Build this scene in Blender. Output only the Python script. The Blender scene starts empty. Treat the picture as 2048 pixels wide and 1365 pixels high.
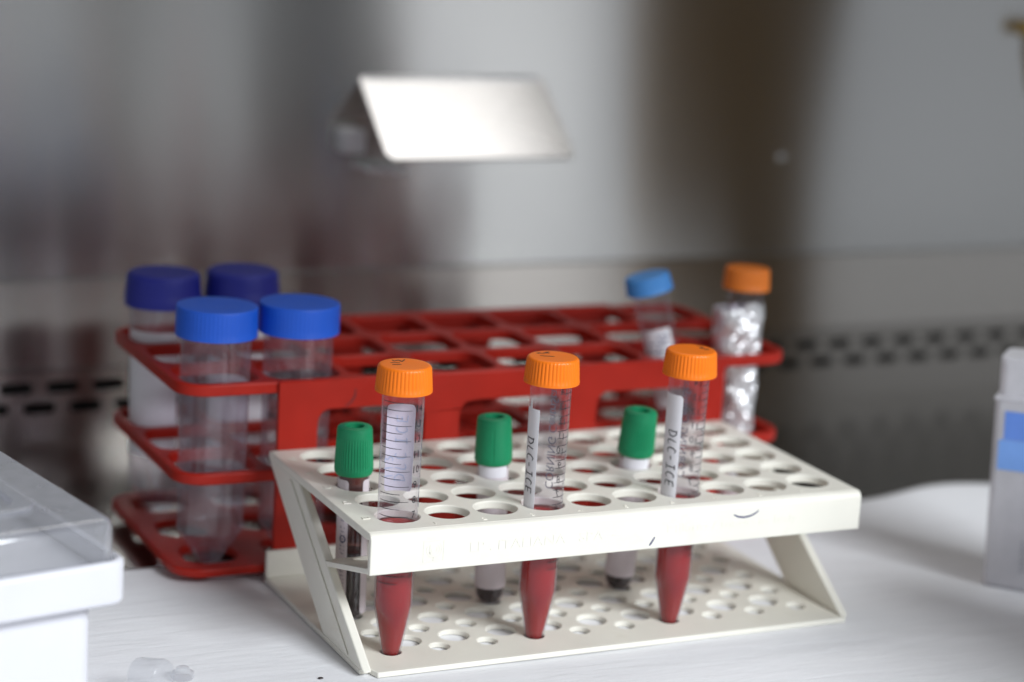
import bpy, bmesh, math, random
from math import sin, cos, pi, radians, sqrt, atan2
from mathutils import Vector, Matrix
from mathutils.geometry import delaunay_2d_cdt

S = 0.001                       # all numbers below are millimetres
random.seed(7)
scn = bpy.context.scene
COL = scn.collection

# ------------------------------------------------------------------ camera
cam_d = bpy.data.cameras.new("camera")
cam = bpy.data.objects.new("camera", cam_d)
COL.objects.link(cam)
CAM = Vector((-317.79, -736.99, 313.78))
YAW, PITCH, ROLL = radians(-26.2285), radians(12.8746), radians(3.4969)
fw = Vector((-sin(YAW) * cos(PITCH), cos(YAW) * cos(PITCH), -sin(PITCH)))
rt0 = Vector((cos(YAW), sin(YAW), 0)); up0 = rt0.cross(fw)
rt = rt0 * cos(ROLL) + up0 * sin(ROLL); up = -rt0 * sin(ROLL) + up0 * cos(ROLL)
M = Matrix.Identity(4)
for i in range(3):
    M[i][0], M[i][1], M[i][2], M[i][3] = rt[i], up[i], -fw[i], CAM[i] * S
cam.matrix_world = M
cam_d.lens = 75.79; cam_d.sensor_width = 36.0; cam_d.sensor_fit = 'HORIZONTAL'
cam_d.clip_start = 0.02; cam_d.clip_end = 20
cam_d.dof.use_dof = True
cam_d.dof.focus_distance = 0.836
cam_d.dof.aperture_fstop = 4.3
cam_d.dof.aperture_blades = 0
scn.camera = cam

# ------------------------------------------------------------------ world, lamps, exposure
w = bpy.data.worlds.new("World"); scn.world = w; w.use_nodes = True
wb = w.node_tree.nodes["Background"]
wb.inputs[0].default_value = (0.90, 0.94, 1.0, 1); wb.inputs[1].default_value = 0.41

def area(name, loc, target, sx, sy, power, col):
    l = bpy.data.lights.new(name, 'AREA'); l.shape = 'RECTANGLE'; l.size = sx * S; l.size_y = sy * S
    l.energy = power; l.color = col
    o = bpy.data.objects.new(name, l); COL.objects.link(o)
    o.location = Vector(loc) * S
    o.rotation_euler = (Vector(target) - Vector(loc)).to_track_quat('-Z', 'Y').to_euler()
    return o
area("window_light", (800, -1900, 1330), (80, 0, 40), 1100, 560, 63.0, (0.91, 0.955, 1.0))
area("added_band_light", (1350, -2000, 60), (1350, 0, 60), 410, 1700, 1.35, (0.97, 0.98, 1.0))  # unseen light panel added so the steel wall mirrors a pale band
area("hood_lamp", (170, 255, 610), (170, 245, 0), 480, 110, 0.46, (1.0, 0.97, 0.92))

vs = scn.view_settings
vs.view_transform = 'Standard'; vs.look = 'None'; vs.exposure = 0.18; vs.gamma = 1.0
vs.use_curve_mapping = False
scn.cycles.use_denoising = True
scn.cycles.max_bounces = 8
scn.cycles.transparent_max_bounces = 40
scn.cycles.glossy_bounces = 4
scn.cycles.sample_clamp_indirect = 6.0

# ------------------------------------------------------------------ materials
def newmat(name):
    m = bpy.data.materials.new(name); m.use_nodes = True
    nt = m.node_tree; nt.nodes.clear()
    out = nt.nodes.new('ShaderNodeOutputMaterial')
    return m, nt, out

def add_bump(nt, bsdf, scale, strength, dist=0.0002, stretch=(1, 1, 1), detail=3):
    tc = nt.nodes.new('ShaderNodeTexCoord'); mp = nt.nodes.new('ShaderNodeMapping')
    mp.inputs['Scale'].default_value = stretch
    n = nt.nodes.new('ShaderNodeTexNoise'); n.inputs['Scale'].default_value = scale; n.inputs['Detail'].default_value = detail
    b = nt.nodes.new('ShaderNodeBump'); b.inputs['Strength'].default_value = strength; b.inputs['Distance'].default_value = dist
    nt.links.new(tc.outputs['Object'], mp.inputs[0]); nt.links.new(mp.outputs[0], n.inputs['Vector'])
    nt.links.new(n.outputs['Fac'], b.inputs['Height']); nt.links.new(b.outputs[0], bsdf.inputs['Normal'])
    return n

def plastic(name, col, rough=0.4, var=0.06, nscale=60, bump=0.0, sss=0.0, metal=0.0, spec=0.5, stain=None, stain_amt=0.35):
    m, nt, out = newmat(name)
    b = nt.nodes.new('ShaderNodeBsdfPrincipled'); nt.links.new(b.outputs[0], out.inputs[0])
    tc = nt.nodes.new('ShaderNodeTexCoord')
    n = nt.nodes.new('ShaderNodeTexNoise'); n.inputs['Scale'].default_value = nscale; n.inputs['Detail'].default_value = 5
    nt.links.new(tc.outputs['Object'], n.inputs['Vector'])
    r = nt.nodes.new('ShaderNodeValToRGB')
    r.color_ramp.elements[0].position = 0.3; r.color_ramp.elements[1].position = 0.7
    r.color_ramp.elements[0].color = tuple(max(0, c * (1 - var)) for c in col) + (1,)
    r.color_ramp.elements[1].color = tuple(min(1, c * (1 + var)) for c in col) + (1,)
    nt.links.new(n.outputs['Fac'], r.inputs[0])
    src = r.outputs[0]
    if stain:
        n2 = nt.nodes.new('ShaderNodeTexNoise'); n2.inputs['Scale'].default_value = 38; n2.inputs['Detail'].default_value = 8; n2.inputs['Roughness'].default_value = 0.7
        nt.links.new(tc.outputs['Object'], n2.inputs['Vector'])
        r2 = nt.nodes.new('ShaderNodeValToRGB'); r2.color_ramp.elements[0].position = 0.56; r2.color_ramp.elements[1].position = 0.78
        r2.color_ramp.elements[0].color = (0, 0, 0, 1); r2.color_ramp.elements[1].color = (stain_amt,) * 3 + (1,)
        nt.links.new(n2.outputs['Fac'], r2.inputs[0])
        mx = nt.nodes.new('ShaderNodeMix'); mx.data_type = 'RGBA'
        nt.links.new(r2.outputs[0], mx.inputs[0]); nt.links.new(src, mx.inputs[6]); mx.inputs[7].default_value = tuple(stain) + (1,)
        src = mx.outputs[2]
    nt.links.new(src, b.inputs['Base Color'])
    mr = nt.nodes.new('ShaderNodeMapRange'); mr.inputs[3].default_value = rough * 0.85; mr.inputs[4].default_value = min(1, rough * 1.2)
    nt.links.new(n.outputs['Fac'], mr.inputs[0]); nt.links.new(mr.outputs[0], b.inputs['Roughness'])
    b.inputs['Metallic'].default_value = metal
    b.inputs['Specular IOR Level'].default_value = spec
    if sss > 0:
        b.inputs['Subsurface Weight'].default_value = sss
        b.inputs['Subsurface Radius'].default_value = (1, 0.7, 0.5)
        b.inputs['Subsurface Scale'].default_value = 0.002
    if bump > 0:
        add_bump(nt, b, 900, bump, 0.0001)
    return m

def clear(name, tint=(0.9, 0.9, 0.93), milk=0.12, milk_col=(0.8, 0.78, 0.85), rough=0.12, edge=0.75, base_f=0.035, var=0.5, rim=0.2, through=0.5):
    """thin clear plastic: see-through, a little milky, mirror-like at grazing angles"""
    m, nt, out = newmat(name)
    N = nt.nodes.new; L = nt.links.new
    t = N('ShaderNodeBsdfTransparent'); t.inputs[0].default_value = tuple(tint) + (1,)
    d = N('ShaderNodeBsdfDiffuse'); d.inputs[0].default_value = tuple(milk_col) + (1,)
    tl = N('ShaderNodeBsdfTranslucent'); tl.inputs[0].default_value = tuple(milk_col) + (1,)
    md = N('ShaderNodeMixShader'); md.inputs[0].default_value = through
    L(d.outputs[0], md.inputs[1]); L(tl.outputs[0], md.inputs[2])
    lw = N('ShaderNodeLayerWeight'); lw.inputs[0].default_value = 0.5
    tc = N('ShaderNodeTexCoord'); n = N('ShaderNodeTexNoise'); n.inputs['Scale'].default_value = 90; n.inputs['Detail'].default_value = 4
    L(tc.outputs['Object'], n.inputs['Vector'])
    mr = N('ShaderNodeMapRange'); mr.inputs[3].default_value = milk * (1 - var); mr.inputs[4].default_value = milk * (1 + var)
    L(n.outputs['Fac'], mr.inputs[0])
    p2 = N('ShaderNodeMath'); p2.operation = 'POWER'; L(lw.outputs['Facing'], p2.inputs[0]); p2.inputs[1].default_value = 3.0
    ma = N('ShaderNodeMath'); ma.operation = 'MULTIPLY_ADD'; L(p2.outputs[0], ma.inputs[0]); ma.inputs[1].default_value = rim; L(mr.outputs[0], ma.inputs[2])
    mx = N('ShaderNodeMixShader'); L(ma.outputs[0], mx.inputs[0]); L(t.outputs[0], mx.inputs[1]); L(md.outputs[0], mx.inputs[2])
    g = N('ShaderNodeBsdfGlossy'); g.inputs['Color'].default_value = (1, 1, 1, 1); g.inputs['Roughness'].default_value = rough
    p = N('ShaderNodeMath'); p.operation = 'POWER'; L(lw.outputs['Facing'], p.inputs[0]); p.inputs[1].default_value = 4.0
    q = N('ShaderNodeMath'); q.operation = 'MULTIPLY_ADD'; L(p.outputs[0], q.inputs[0]); q.inputs[1].default_value = edge; q.inputs[2].default_value = base_f
    mf = N('ShaderNodeMixShader'); L(q.outputs[0], mf.inputs[0]); L(mx.outputs[0], mf.inputs[1]); L(g.outputs[0], mf.inputs[2])
    L(mf.outputs[0], out.inputs[0])
    return m

TANG = (0, 0, 1)
def steel(name, col=(0.55, 0.55, 0.54), rough=0.25, aniso=0.6, streak=0.25):
    m, nt, out = newmat(name)
    N = nt.nodes.new; L = nt.links.new
    b = N('ShaderNodeBsdfPrincipled'); L(b.outputs[0], out.inputs[0])
    b.inputs['Metallic'].default_value = 1.0
    tc = N('ShaderNodeTexCoord'); mp = N('ShaderNodeMapping'); mp.inputs['Scale'].default_value = (6, 6, 400)
    n = N('ShaderNodeTexNoise'); n.inputs['Scale'].default_value = 3; n.inputs['Detail'].default_value = 6
    L(tc.outputs['Object'], mp.inputs[0]); L(mp.outputs[0], n.inputs['Vector'])
    n2 = N('ShaderNodeTexNoise'); n2.inputs['Scale'].default_value = 5; n2.inputs['Detail'].default_value = 1
    L(tc.outputs['Object'], n2.inputs['Vector'])
    mr = N('ShaderNodeMapRange'); mr.inputs[3].default_value = rough * 0.75; mr.inputs[4].default_value = rough * 1.3
    L(n2.outputs['Fac'], mr.inputs[0]); L(mr.outputs[0], b.inputs['Roughness'])
    r = N('ShaderNodeValToRGB')
    r.color_ramp.elements[0].color = tuple(c * 0.92 for c in col) + (1,); r.color_ramp.elements[1].color = tuple(c * 1.06 for c in col) + (1,)
    b.inputs['Base Color'].default_value = tuple(col) + (1,)
    b.inputs['Anisotropic'].default_value = aniso
    if aniso > 0:
        tg = N('ShaderNodeCombineXYZ'); tg.inputs[0].default_value = TANG[0]; tg.inputs[2].default_value = TANG[2]
        L(tg.outputs[0], b.inputs['Tangent'])
    return m

MAT = dict(
    cream=plastic('cream_plastic', (0.81, 0.785, 0.70), 0.42, 0.03, 40, 0.05, 0.0, stain=(0.55, 0.47, 0.36), stain_amt=0.30),
    cream_emboss=plastic('cream_plastic_emboss', (0.815, 0.79, 0.705), 0.4, 0.02),
    orange=plastic('orange_cap_plastic', (0.92, 0.195, 0.005), 0.38, 0.04, 80, 0.03, 0.0, spec=0.4),
    orange_old=plastic('orange_cap_plastic_dull', (0.80, 0.20, 0.015), 0.42, 0.05, 80),
    green=plastic('green_cap_plastic', (0.002, 0.25, 0.10), 0.5, 0.06, 80, 0.04),
    rubber=plastic('dark_rubber', (0.02, 0.03, 0.035), 0.6, 0.2),
    red=plastic('red_rack_plastic', (0.37, 0.014, 0.006), 0.40, 0.10, 40, 0.03, spec=0.3, stain=(0.25, 0.01, 0.008)),
    blue=plastic('bright_blue_plastic', (0.010, 0.105, 0.64), 0.42, 0.04, 60, 0.02),
    indigo=plastic('indigo_plastic', (0.013, 0.019, 0.27), 0.5, 0.05, 60),
    skyblue=plastic('light_blue_plastic', (0.07, 0.30, 0.74), 0.45, 0.05, 60),
    tube=clear('clear_tube_plastic', (0.92, 0.905, 0.935), 0.028, (0.72, 0.70, 0.78)),
    tube_big=clear('clear_large_tube_plastic', (0.89, 0.87, 0.915), 0.08, (0.72, 0.68, 0.77), 0.12, 0.85, 0.08),
    glass=clear('blood_tube_glass', (0.92, 0.90, 0.92), 0.04, (0.7, 0.66, 0.72), 0.05),
    lid=clear('clear_lid_plastic', (0.88, 0.885, 0.905), 0.27, (0.76, 0.77, 0.81), 0.08, 0.9, 0.13, rim=0.6),
    case=clear('frosted_case_plastic', (0.93, 0.93, 0.95), 0.5, (0.94, 0.93, 0.95), 0.22, 0.5, 0.05, var=0.2, through=0.3),
    cap_clear=clear('frosted_cap_plastic', (0.95, 0.955, 0.965), 0.07, (0.85, 0.87, 0.9), 0.15),
    blood=plastic('red_blood', (0.29, 0.001, 0.002), 0.14, 0.15, 70, 0.0, 0.0),
    dark_blood=plastic('clotted_dark_blood', (0.018, 0.006, 0.006), 0.25, 0.2, 60),
    serum=clear('smeared_blood_film', (0.50, 0.22, 0.17), 0.25, (0.28, 0.11, 0.09), 0.2),
    label=plastic('white_label_paper', (0.80, 0.79, 0.83), 0.6, 0.03, 70, 0.03),
    lilac=plastic('lilac_label_paper', (0.66, 0.585, 0.62), 0.6, 0.04, 60, 0.03),
    ink=plastic('black_ink', (0.012, 0.013, 0.018), 0.5, 0.1),
    blue_ink=plastic('blue_ink', (0.015, 0.02, 0.11), 0.5, 0.1),
    faded_ink=plastic('faded_blue_ink', (0.47, 0.53, 0.68), 0.6, 0.1),
    print=plastic('grey_black_print', (0.02, 0.02, 0.025), 0.5, 0.1),
    print_grey=plastic('grey_print', (0.16, 0.16, 0.20), 0.5, 0.1),
    steel=steel('brushed_steel_wall', (0.56, 0.56, 0.55), 0.20, 0.95),
    steel_panel=steel('brushed_steel_panel', (0.48, 0.455, 0.425), 0.20, 0.9),
    steel_floor=steel('brushed_steel_floor', (0.46, 0.45, 0.43), 0.22, 0.0),
    steel_flap=steel('polished_steel_flap', (0.86, 0.86, 0.88), 0.25, 0.0),
    dark=plastic('slot_shade_black', (0.012, 0.012, 0.012), 0.8, 0.1),  # near-black colour standing in for shade behind the grille slots
    white_box=plastic('white_box_plastic', (0.72, 0.72, 0.765), 0.35, 0.02, 30, 0.02, 0.0),
    foil=plastic('aluminium_foil', (0.94, 0.94, 0.96), 0.28, 0.05, 60, 0.0, metal=0.88),
    brown=plastic('brown_plastic', (0.34, 0.21, 0.085), 0.6, 0.1),
    charcoal=plastic('charcoal_plastic', (0.05, 0.048, 0.05), 0.5, 0.1),
    plum=plastic('plum_plastic', (0.055, 0.040, 0.055), 0.5, 0.1),
    yellow=plastic('ochre_plastic', (0.48, 0.29, 0.02), 0.5, 0.1),
    label_blue=plastic('blue_card', (0.13, 0.27, 0.74), 0.5, 0.06, 90),
    label_blue_light=plastic('light_blue_card', (0.20, 0.39, 0.84), 0.5, 0.05, 90),
)

def cloth_mat():
    m, nt, out = newmat('white_absorbent_cloth')
    N = nt.nodes.new; L = nt.links.new
    b = N('ShaderNodeBsdfPrincipled'); L(b.outputs[0], out.inputs[0])
    b.inputs['Roughness'].default_value = 0.9; b.inputs['Specular IOR Level'].default_value = 0.15
    tc = N('ShaderNodeTexCoord')
    mp = N('ShaderNodeMapping'); mp.inputs['Rotation'].default_value = (0, 0, radians(-14)); mp.inputs['Scale'].default_value = (26, 170, 50)
    n = N('ShaderNodeTexNoise'); n.inputs['Scale'].default_value = 1.0; n.inputs['Detail'].default_value = 5; n.inputs['Roughness'].default_value = 0.6; n.inputs['Distortion'].default_value = 0.6
    L(tc.outputs['Object'], mp.inputs[0]); L(mp.outputs[0], n.inputs['Vector'])
    nb = N('ShaderNodeTexNoise'); nb.inputs['Scale'].default_value = 1800; nb.inputs['Detail'].default_value = 2
    L(tc.outputs['Object'], nb.inputs['Vector'])
    ad = N('ShaderNodeMath'); ad.operation = 'MULTIPLY_ADD'; L(nb.outputs['Fac'], ad.inputs[0]); ad.inputs[1].default_value = 0.12; L(n.outputs['Fac'], ad.inputs[2])
    bp = N('ShaderNodeBump'); bp.inputs['Strength'].default_value = 0.5; bp.inputs['Distance'].default_value = 0.0009
    L(ad.outputs[0], bp.inputs['Height']); L(bp.outputs[0], b.inputs['Normal'])
    r = N('ShaderNodeValToRGB'); r.color_ramp.elements[0].position = 0.3; r.color_ramp.elements[1].position = 0.65
    r.color_ramp.elements[0].color = (0.80, 0.80, 0.82, 1); r.color_ramp.elements[1].color = (0.84, 0.84, 0.86, 1)
    L(n.outputs['Fac'], r.inputs[0]); L(r.outputs[0], b.inputs['Base Color'])
    return m
MAT['cloth'] = cloth_mat()

# ------------------------------------------------------------------ mesh helpers
class MB:
    def __init__(s): s.v = []; s.f = []
    def add(s, vs, fs):
        o = len(s.v); s.v += [tuple(v) for v in vs]; s.f += [tuple(i + o for i in f) for f in fs]
    def box(s, x0, x1, y0, y1, z0, z1):
        s.add([(x0, y0, z0), (x1, y0, z0), (x1, y1, z0), (x0, y1, z0), (x0, y0, z1), (x1, y0, z1), (x1, y1, z1), (x0, y1, z1)],
              [(0, 3, 2, 1), (4, 5, 6, 7), (0, 1, 5, 4), (1, 2, 6, 5), (2, 3, 7, 6), (3, 0, 4, 7)])
    def lathe(s, prof, n=48, cap0=True, cap1=True, rfun=None):
        """prof: list of (r, z); rfun(r, z, k) may change the radius at segment k"""
        vs = []
        for i, (r, z) in enumerate(prof):
            for k in range(n):
                a = 2 * pi * k / n; rr = rfun(r, i, k) if rfun else r
                vs.append((rr * sin(a), -rr * cos(a), z))
        fs = []
        for i in range(len(prof) - 1):
            for k in range(n):
                k2 = (k + 1) % n
                fs.append((i * n + k, i * n + k2, (i + 1) * n + k2, (i + 1) * n + k))
        if cap0: fs.append(tuple(reversed(range(n))))
        if cap1: fs.append(tuple(range((len(prof) - 1) * n, len(prof) * n)))
        s.add(vs, fs)
    def patch(s, a0, a1, z0, z1, R, n=20, thick=0.1, corner=0.0, zfun=None):
        """curved label on a cylinder; R may be a function of z"""
        Rf = R if callable(R) else (lambda z: R)
        rows = 14
        vs = []; fs = []
        for side in (0, 1):
            for j in range(rows + 1):
                for i in range(n + 1):
                    ti = i / n; tj = j / rows
                    a = a0 + (a1 - a0) * ti
                    lo, hi = z0, z1
                    if corner:
                        wmm = abs(a1 - a0) * Rf(z0)
                        e = min(ti, 1 - ti) * wmm
                        if e < corner:
                            dz = corner - sqrt(max(0, corner ** 2 - (corner - e) ** 2)); lo += dz; hi -= dz
                    if zfun: hi += zfun(ti)
                    z = lo + (hi - lo) * tj
                    r = Rf(z) + (thick if side else 0.02)
                    vs.append((r * sin(a), -r * cos(a), z))
        W = n + 1; T = W * (rows + 1)
        for j in range(rows):
            for i in range(n):
                q = (j * W + i, j * W + i + 1, (j + 1) * W + i + 1, (j + 1) * W + i)
                fs.append(tuple(T + k for k in q)); fs.append(tuple(reversed(q)))
        for i in range(n):
            fs.append((i, i + 1, T + i + 1, T + i)); b = rows * W
            fs.append((b + i + 1, b + i, T + b + i, T + b + i + 1))
        for j in range(rows):
            fs.append(((j + 1) * W, j * W, T + j * W, T + (j + 1) * W)); b = n
            fs.append((j * W + b, (j + 1) * W + b, T + (j + 1) * W + b, T + j * W + b))
        s.add(vs, fs)
    def plate(s, outer, holes, h0, h1, mapf=None, chamfer=0.0):
        """polygon with holes pulled from h0 to h1. mapf(u, v, h) -> xyz"""
        mapf = mapf or (lambda u, v, h: (u, v, h))
        loops = [outer] + holes
        pts = []; edges = []
        for lp in loops:
            o = len(pts); pts += [Vector(p) for p in lp]
            edges += [(o + i, o + (i + 1) % len(lp)) for i in range(len(lp))]
        vs, es, fs, _, _, _ = delaunay_2d_cdt(pts, edges, [], 1, 1e-6)
        hc = []
        for h in holes:
            hc.append(([p[0] for p in h], [p[1] for p in h], min(p[0] for p in h), max(p[0] for p in h), min(p[1] for p in h), max(p[1] for p in h)))
        def inside(px, py, X, Y):
            c = False; n = len(X); j = n - 1
            for i in range(n):
                if (Y[i] > py) != (Y[j] > py) and px < (X[j] - X[i]) * (py - Y[i]) / (Y[j] - Y[i]) + X[i]: c = not c
                j = i
            return c
        keep = []
        ox = [p[0] for p in outer]; oy = [p[1] for p in outer]
        for f in fs:
            cx = sum(vs[i].x for i in f) / len(f); cy = sum(vs[i].y for i in f) / len(f)
            if not inside(cx, cy, ox, oy): continue
            if any(a <= cx <= b and c_ <= cy <= d and inside(cx, cy, X, Y) for X, Y, a, b, c_, d in hc): continue
            keep.append(f)
        n = len(vs)
        V = [mapf(v.x, v.y, h0) for v in vs] + [mapf(v.x, v.y, h1) for v in vs]
        F = []
        ec = {}
        for f in keep:
            a = sum((vs[f[i]].x * vs[f[(i + 1) % len(f)]].y - vs[f[(i + 1) % len(f)]].x * vs[f[i]].y) for i in range(len(f)))
            if a < 0: f = tuple(reversed(f))
            F.append(tuple(n + i for i in f)); F.append(tuple(reversed(f)))
            for i in range(len(f)):
                e = (f[i], f[(i + 1) % len(f)]); ec[e] = True
        for (a, b) in list(ec):
            if (b, a) not in ec: F.append((a, b, n + b, n + a))
        s.add(V, F)
    def ribbon(s, pts, wd, mapf, h=0.05, n_sub=1):
        """pen stroke: flat band along a 2D polyline"""
        P = []
        for i in range(len(pts) - 1):
            for k in range(n_sub):
                t = k / n_sub; P.append((pts[i][0] * (1 - t) + pts[i + 1][0] * t, pts[i][1] * (1 - t) + pts[i + 1][1] * t))
        P.append(pts[-1])
        vs = []; fs = []; N = len(P)
        for i, p in enumerate(P):
            a = P[max(0, i - 1)]; b = P[min(N - 1, i + 1)]
            dx, dy = b[0] - a[0], b[1] - a[1]; l = sqrt(dx * dx + dy * dy) or 1
            nx, ny = -dy / l, dx / l
            t = i / max(1, N - 1)
            ww = wd * (0.65 + 0.35 * sin(pi * min(1, max(0, t * 1.0 + 0.05)))) * 0.5
            for hh in (0.0, h):
                for sg in (-1, 1):
                    vs.append(mapf(p[0] + nx * ww * sg, p[1] + ny * ww * sg, hh))
        for i in range(N - 1):
            a = i * 4; b = a + 4
            fs += [(a + 2, a + 3, b + 3, b + 2), (a, b, b + 1, a + 1), (a, a + 2, b + 2, b), (a + 1, b + 1, b + 3, a + 3)]
        fs += [(0, 1, 3, 2), ((N - 1) * 4, (N - 1) * 4 + 2, (N - 1) * 4 + 3, (N - 1) * 4 + 1)]
        s.add(vs, fs)
    def tubeline(s, pts, r, n=8):
        rings = []
        P = [Vector(p) for p in pts]
        for i, p in enumerate(P):
            d = (P[min(len(P) - 1, i + 1)] - P[max(0, i - 1)]).normalized()
            a = d.orthogonal().normalized(); b = d.cross(a)
            rings.append([p + a * r * cos(2 * pi * k / n) + b * r * sin(2 * pi * k / n) for k in range(n)])
        vs = [v for rg in rings for v in rg]; fs = []
        for i in range(len(P) - 1):
            for k in range(n):
                fs.append((i * n + k, i * n + (k + 1) % n, (i + 1) * n + (k + 1) % n, (i + 1) * n + k))
        fs.append(tuple(reversed(range(n)))); fs.append(tuple(range((len(P) - 1) * n, len(P) * n)))
        s.add(vs, fs)
    def build(s, name, mat, parent=None, bevel=0.0, smooth=True, angle=38, seg=2, fix=True):
        me = bpy.data.meshes.new(name)
        me.from_pydata([(v[0] * S, v[1] * S, v[2] * S) for v in s.v], [], s.f)
        bm = bmesh.new(); bm.from_mesh(me)
        bmesh.ops.remove_doubles(bm, verts=bm.verts, dist=1e-7)
        if fix: bmesh.ops.recalc_face_normals(bm, faces=bm.faces)
        bm.to_mesh(me); bm.free()
        if smooth:
            me.polygons.foreach_set('use_smooth', [True] * len(me.polygons))
            me.set_sharp_from_angle(angle=radians(angle))
        me.materials.append(MAT[mat])
        o = bpy.data.objects.new(name, me); COL.objects.link(o)
        if parent: o.parent = parent
        if bevel:
            b = o.modifiers.new('bevel', 'BEVEL'); b.width = bevel * S; b.segments = seg; b.limit_method = 'ANGLE'; b.angle_limit = radians(50)
            b.harden_normals = False
        return o

def empty(name, loc, rz=0.0, label=None, cat=None, group=None, rot=None):
    o = bpy.data.objects.new(name, None); COL.objects.link(o); o.empty_display_size = 0.02
    o.location = Vector(loc) * S; o.rotation_euler = rot if rot else (0, 0, rz)
    tag(o, label, cat, group); return o
def tag(o, label=None, cat=None, group=None, kind=None):
    if label: o['label'] = label
    if cat: o['category'] = cat
    if group: o['group'] = group
    if kind: o['kind'] = kind
    return o

def circ(x, y, r, n=28, ph=0.0): return [(x + r * cos(2 * pi * k / n + ph), y + r * sin(2 * pi * k / n + ph)) for k in range(n)]
def rrect(x0, x1, y0, y1, r, n=6):
    P = []
    for cx, cy, a in ((x1 - r, y0 + r, -pi / 2), (x1 - r, y1 - r, 0), (x0 + r, y1 - r, pi / 2), (x0 + r, y0 + r, pi)):
        for k in range(n + 1):
            t = a + pi / 2 * k / n; P.append((cx + r * cos(t), cy + r * sin(t)))
    return P

def text_mesh(mb, body, size, mapf, depth=0.1, align='CENTER', sx=1.0):
    cu = bpy.data.curves.new('t', 'FONT'); cu.body = body; cu.size = size; cu.align_x = align; cu.align_y = 'CENTER'
    cu.resolution_u = 3; cu.extrude = depth / 2
    ob = bpy.data.objects.new('t', cu); COL.objects.link(ob)
    bpy.context.view_layer.update()
    me = bpy.data.meshes.new_from_object(ob.evaluated_get(bpy.context.evaluated_depsgraph_get()))
    bm = bmesh.new(); bm.from_mesh(me); bmesh.ops.triangulate(bm, faces=bm.faces)
    vs = [mapf(v.co.x * sx, v.co.y, v.co.z + depth / 2) for v in bm.verts]
    bm.verts.index_update()
    fs = [tuple(v.index for v in f.verts) for f in bm.faces]
    bm.free(); bpy.data.objects.remove(ob); bpy.data.curves.remove(cu); bpy.data.meshes.remove(me)
    mb.add(vs, fs)

# handwriting: letters as strokes in a 0.7 x 1 box
HAND = {
    'D': [[(0.08, 1), (0.02, 0.0)], [(-0.05, 0.95), (0.35, 0.93), (0.6, 0.62), (0.5, 0.22), (0.02, 0.0)]],
    'L': [[(0.25, 0.95), (0.08, 0.3), (0.12, 0.04), (0.3, 0.0), (0.55, 0.12)]],
    'C': [[(0.55, 0.9), (0.3, 1.0), (0.08, 0.7), (0.05, 0.3), (0.25, 0.02), (0.58, 0.12)]],
    '-': [[(0.05, 0.48), (0.45, 0.52)]],
    'I': [[(0.1, 0.98), (0.55, 1.0)], [(0.33, 1.0), (0.27, 0.02)], [(0.02, 0.0), (0.55, 0.03)]],
    'E': [[(0.6, 0.98), (0.1, 0.93), (0.06, 0.05), (0.6, 0.0)], [(0.07, 0.5), (0.5, 0.52)]],
    '1': [[(0.28, 1.0), (0.25, 0.0)]],
    '2': [[(0.05, 0.8), (0.3, 1.0), (0.52, 0.75), (0.05, 0.02), (0.6, 0.04)]],
    '3': [[(0.08, 0.95), (0.5, 0.95), (0.25, 0.55), (0.55, 0.35), (0.35, 0.02), (0.05, 0.08)]],
    '7': [[(0.05, 0.95), (0.55, 0.97), (0.2, 0.0)], [(0.15, 0.5), (0.5, 0.52)]],
    '0': [[(0.3, 1.0), (0.05, 0.6), (0.15, 0.05), (0.45, 0.1), (0.55, 0.6), (0.3, 1.0)]],
    ' ': [],
}
def handwrite(mb, txt, size, wd, mapf, adv=0.72):
    x = 0.0
    for ch in txt:
        for st in HAND[ch]:
            mb.ribbon([((x + p[0] + random.uniform(-.02, .02)) * size, (p[1] + random.uniform(-.02, .02)) * size) for p in st], wd, mapf, 0.05, 4)
        x += adv if ch != ' ' else 0.4

def face_cam(x, y):
    return atan2(CAM.x - x, -(CAM.y - y))       # turn that brings local -Y towards the lens

# ------------------------------------------------------------------ setting: cabinet floor, back wall, grille
WP = (492.7, 332.5); WYAW = radians(0.6)
mb = MB(); mb.box(-900, 1700, -330, 345, -6, -2.2)
o = mb.build('floor', 'steel_floor'); tag(o, kind='structure')

wall_root_rot = (0, 0, WYAW)
def wallpart(mb, name, mat, parent=None, **k):
    o = mb.build(name, mat, parent, **k)
    if not parent:
        o.location = (WP[0] * S, WP[1] * S, 0); o.rotation_euler = wall_root_rot
    return o
mb = MB(); mb.box(-900, 1700, -268, -262, 345, 700)
o = mb.build('added_shade_header', 'steel_floor'); tag(o, kind='structure')  # opaque panel added in place of sash glass to shade the cabinet back
mb = MB(); mb.box(-900, 1700, -262, 345, 640, 646)
o = mb.build('cabinet_ceiling', 'steel_floor'); tag(o, kind='structure')
# local wall frame: x along the wall from WP, y into the wall, z up
mb = MB(); mb.box(-1400, 1200, 0, 3, 87, 620)
back_wall = wallpart(mb, 'back_wall', 'steel'); tag(back_wall, kind='structure')
mb = MB()                                                        # sloped lower panel, 40..86.6
mb.add([(-1400, -3.6, 40), (1200, -3.6, 40), (1200, 0.5, 86.4), (-1400, 0.5, 86.4), (-1400, 3, 40), (1200, 3, 40), (1200, 3, 86.4), (-1400, 3, 86.4)],
       [(0, 1, 2, 3), (7, 6, 5, 4), (3, 2, 6, 7), (1, 0, 4, 5), (0, 3, 7, 4), (2, 1, 5, 6)])
o = wallpart(mb, 'lower_wall_panel', 'steel_panel', bevel=0.6); tag(o, kind='structure')
slots = []
for row, z in ((0, 31.0), (1, 20.2)):
    for k in range(-44, 20):
        x = 9.0 + 24.0 * k + (12.0 if row else 0)
        slots.append(rrect(x - 8.3, x + 8.3, z - 2.9, z + 2.9, 2.5, 3))
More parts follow.
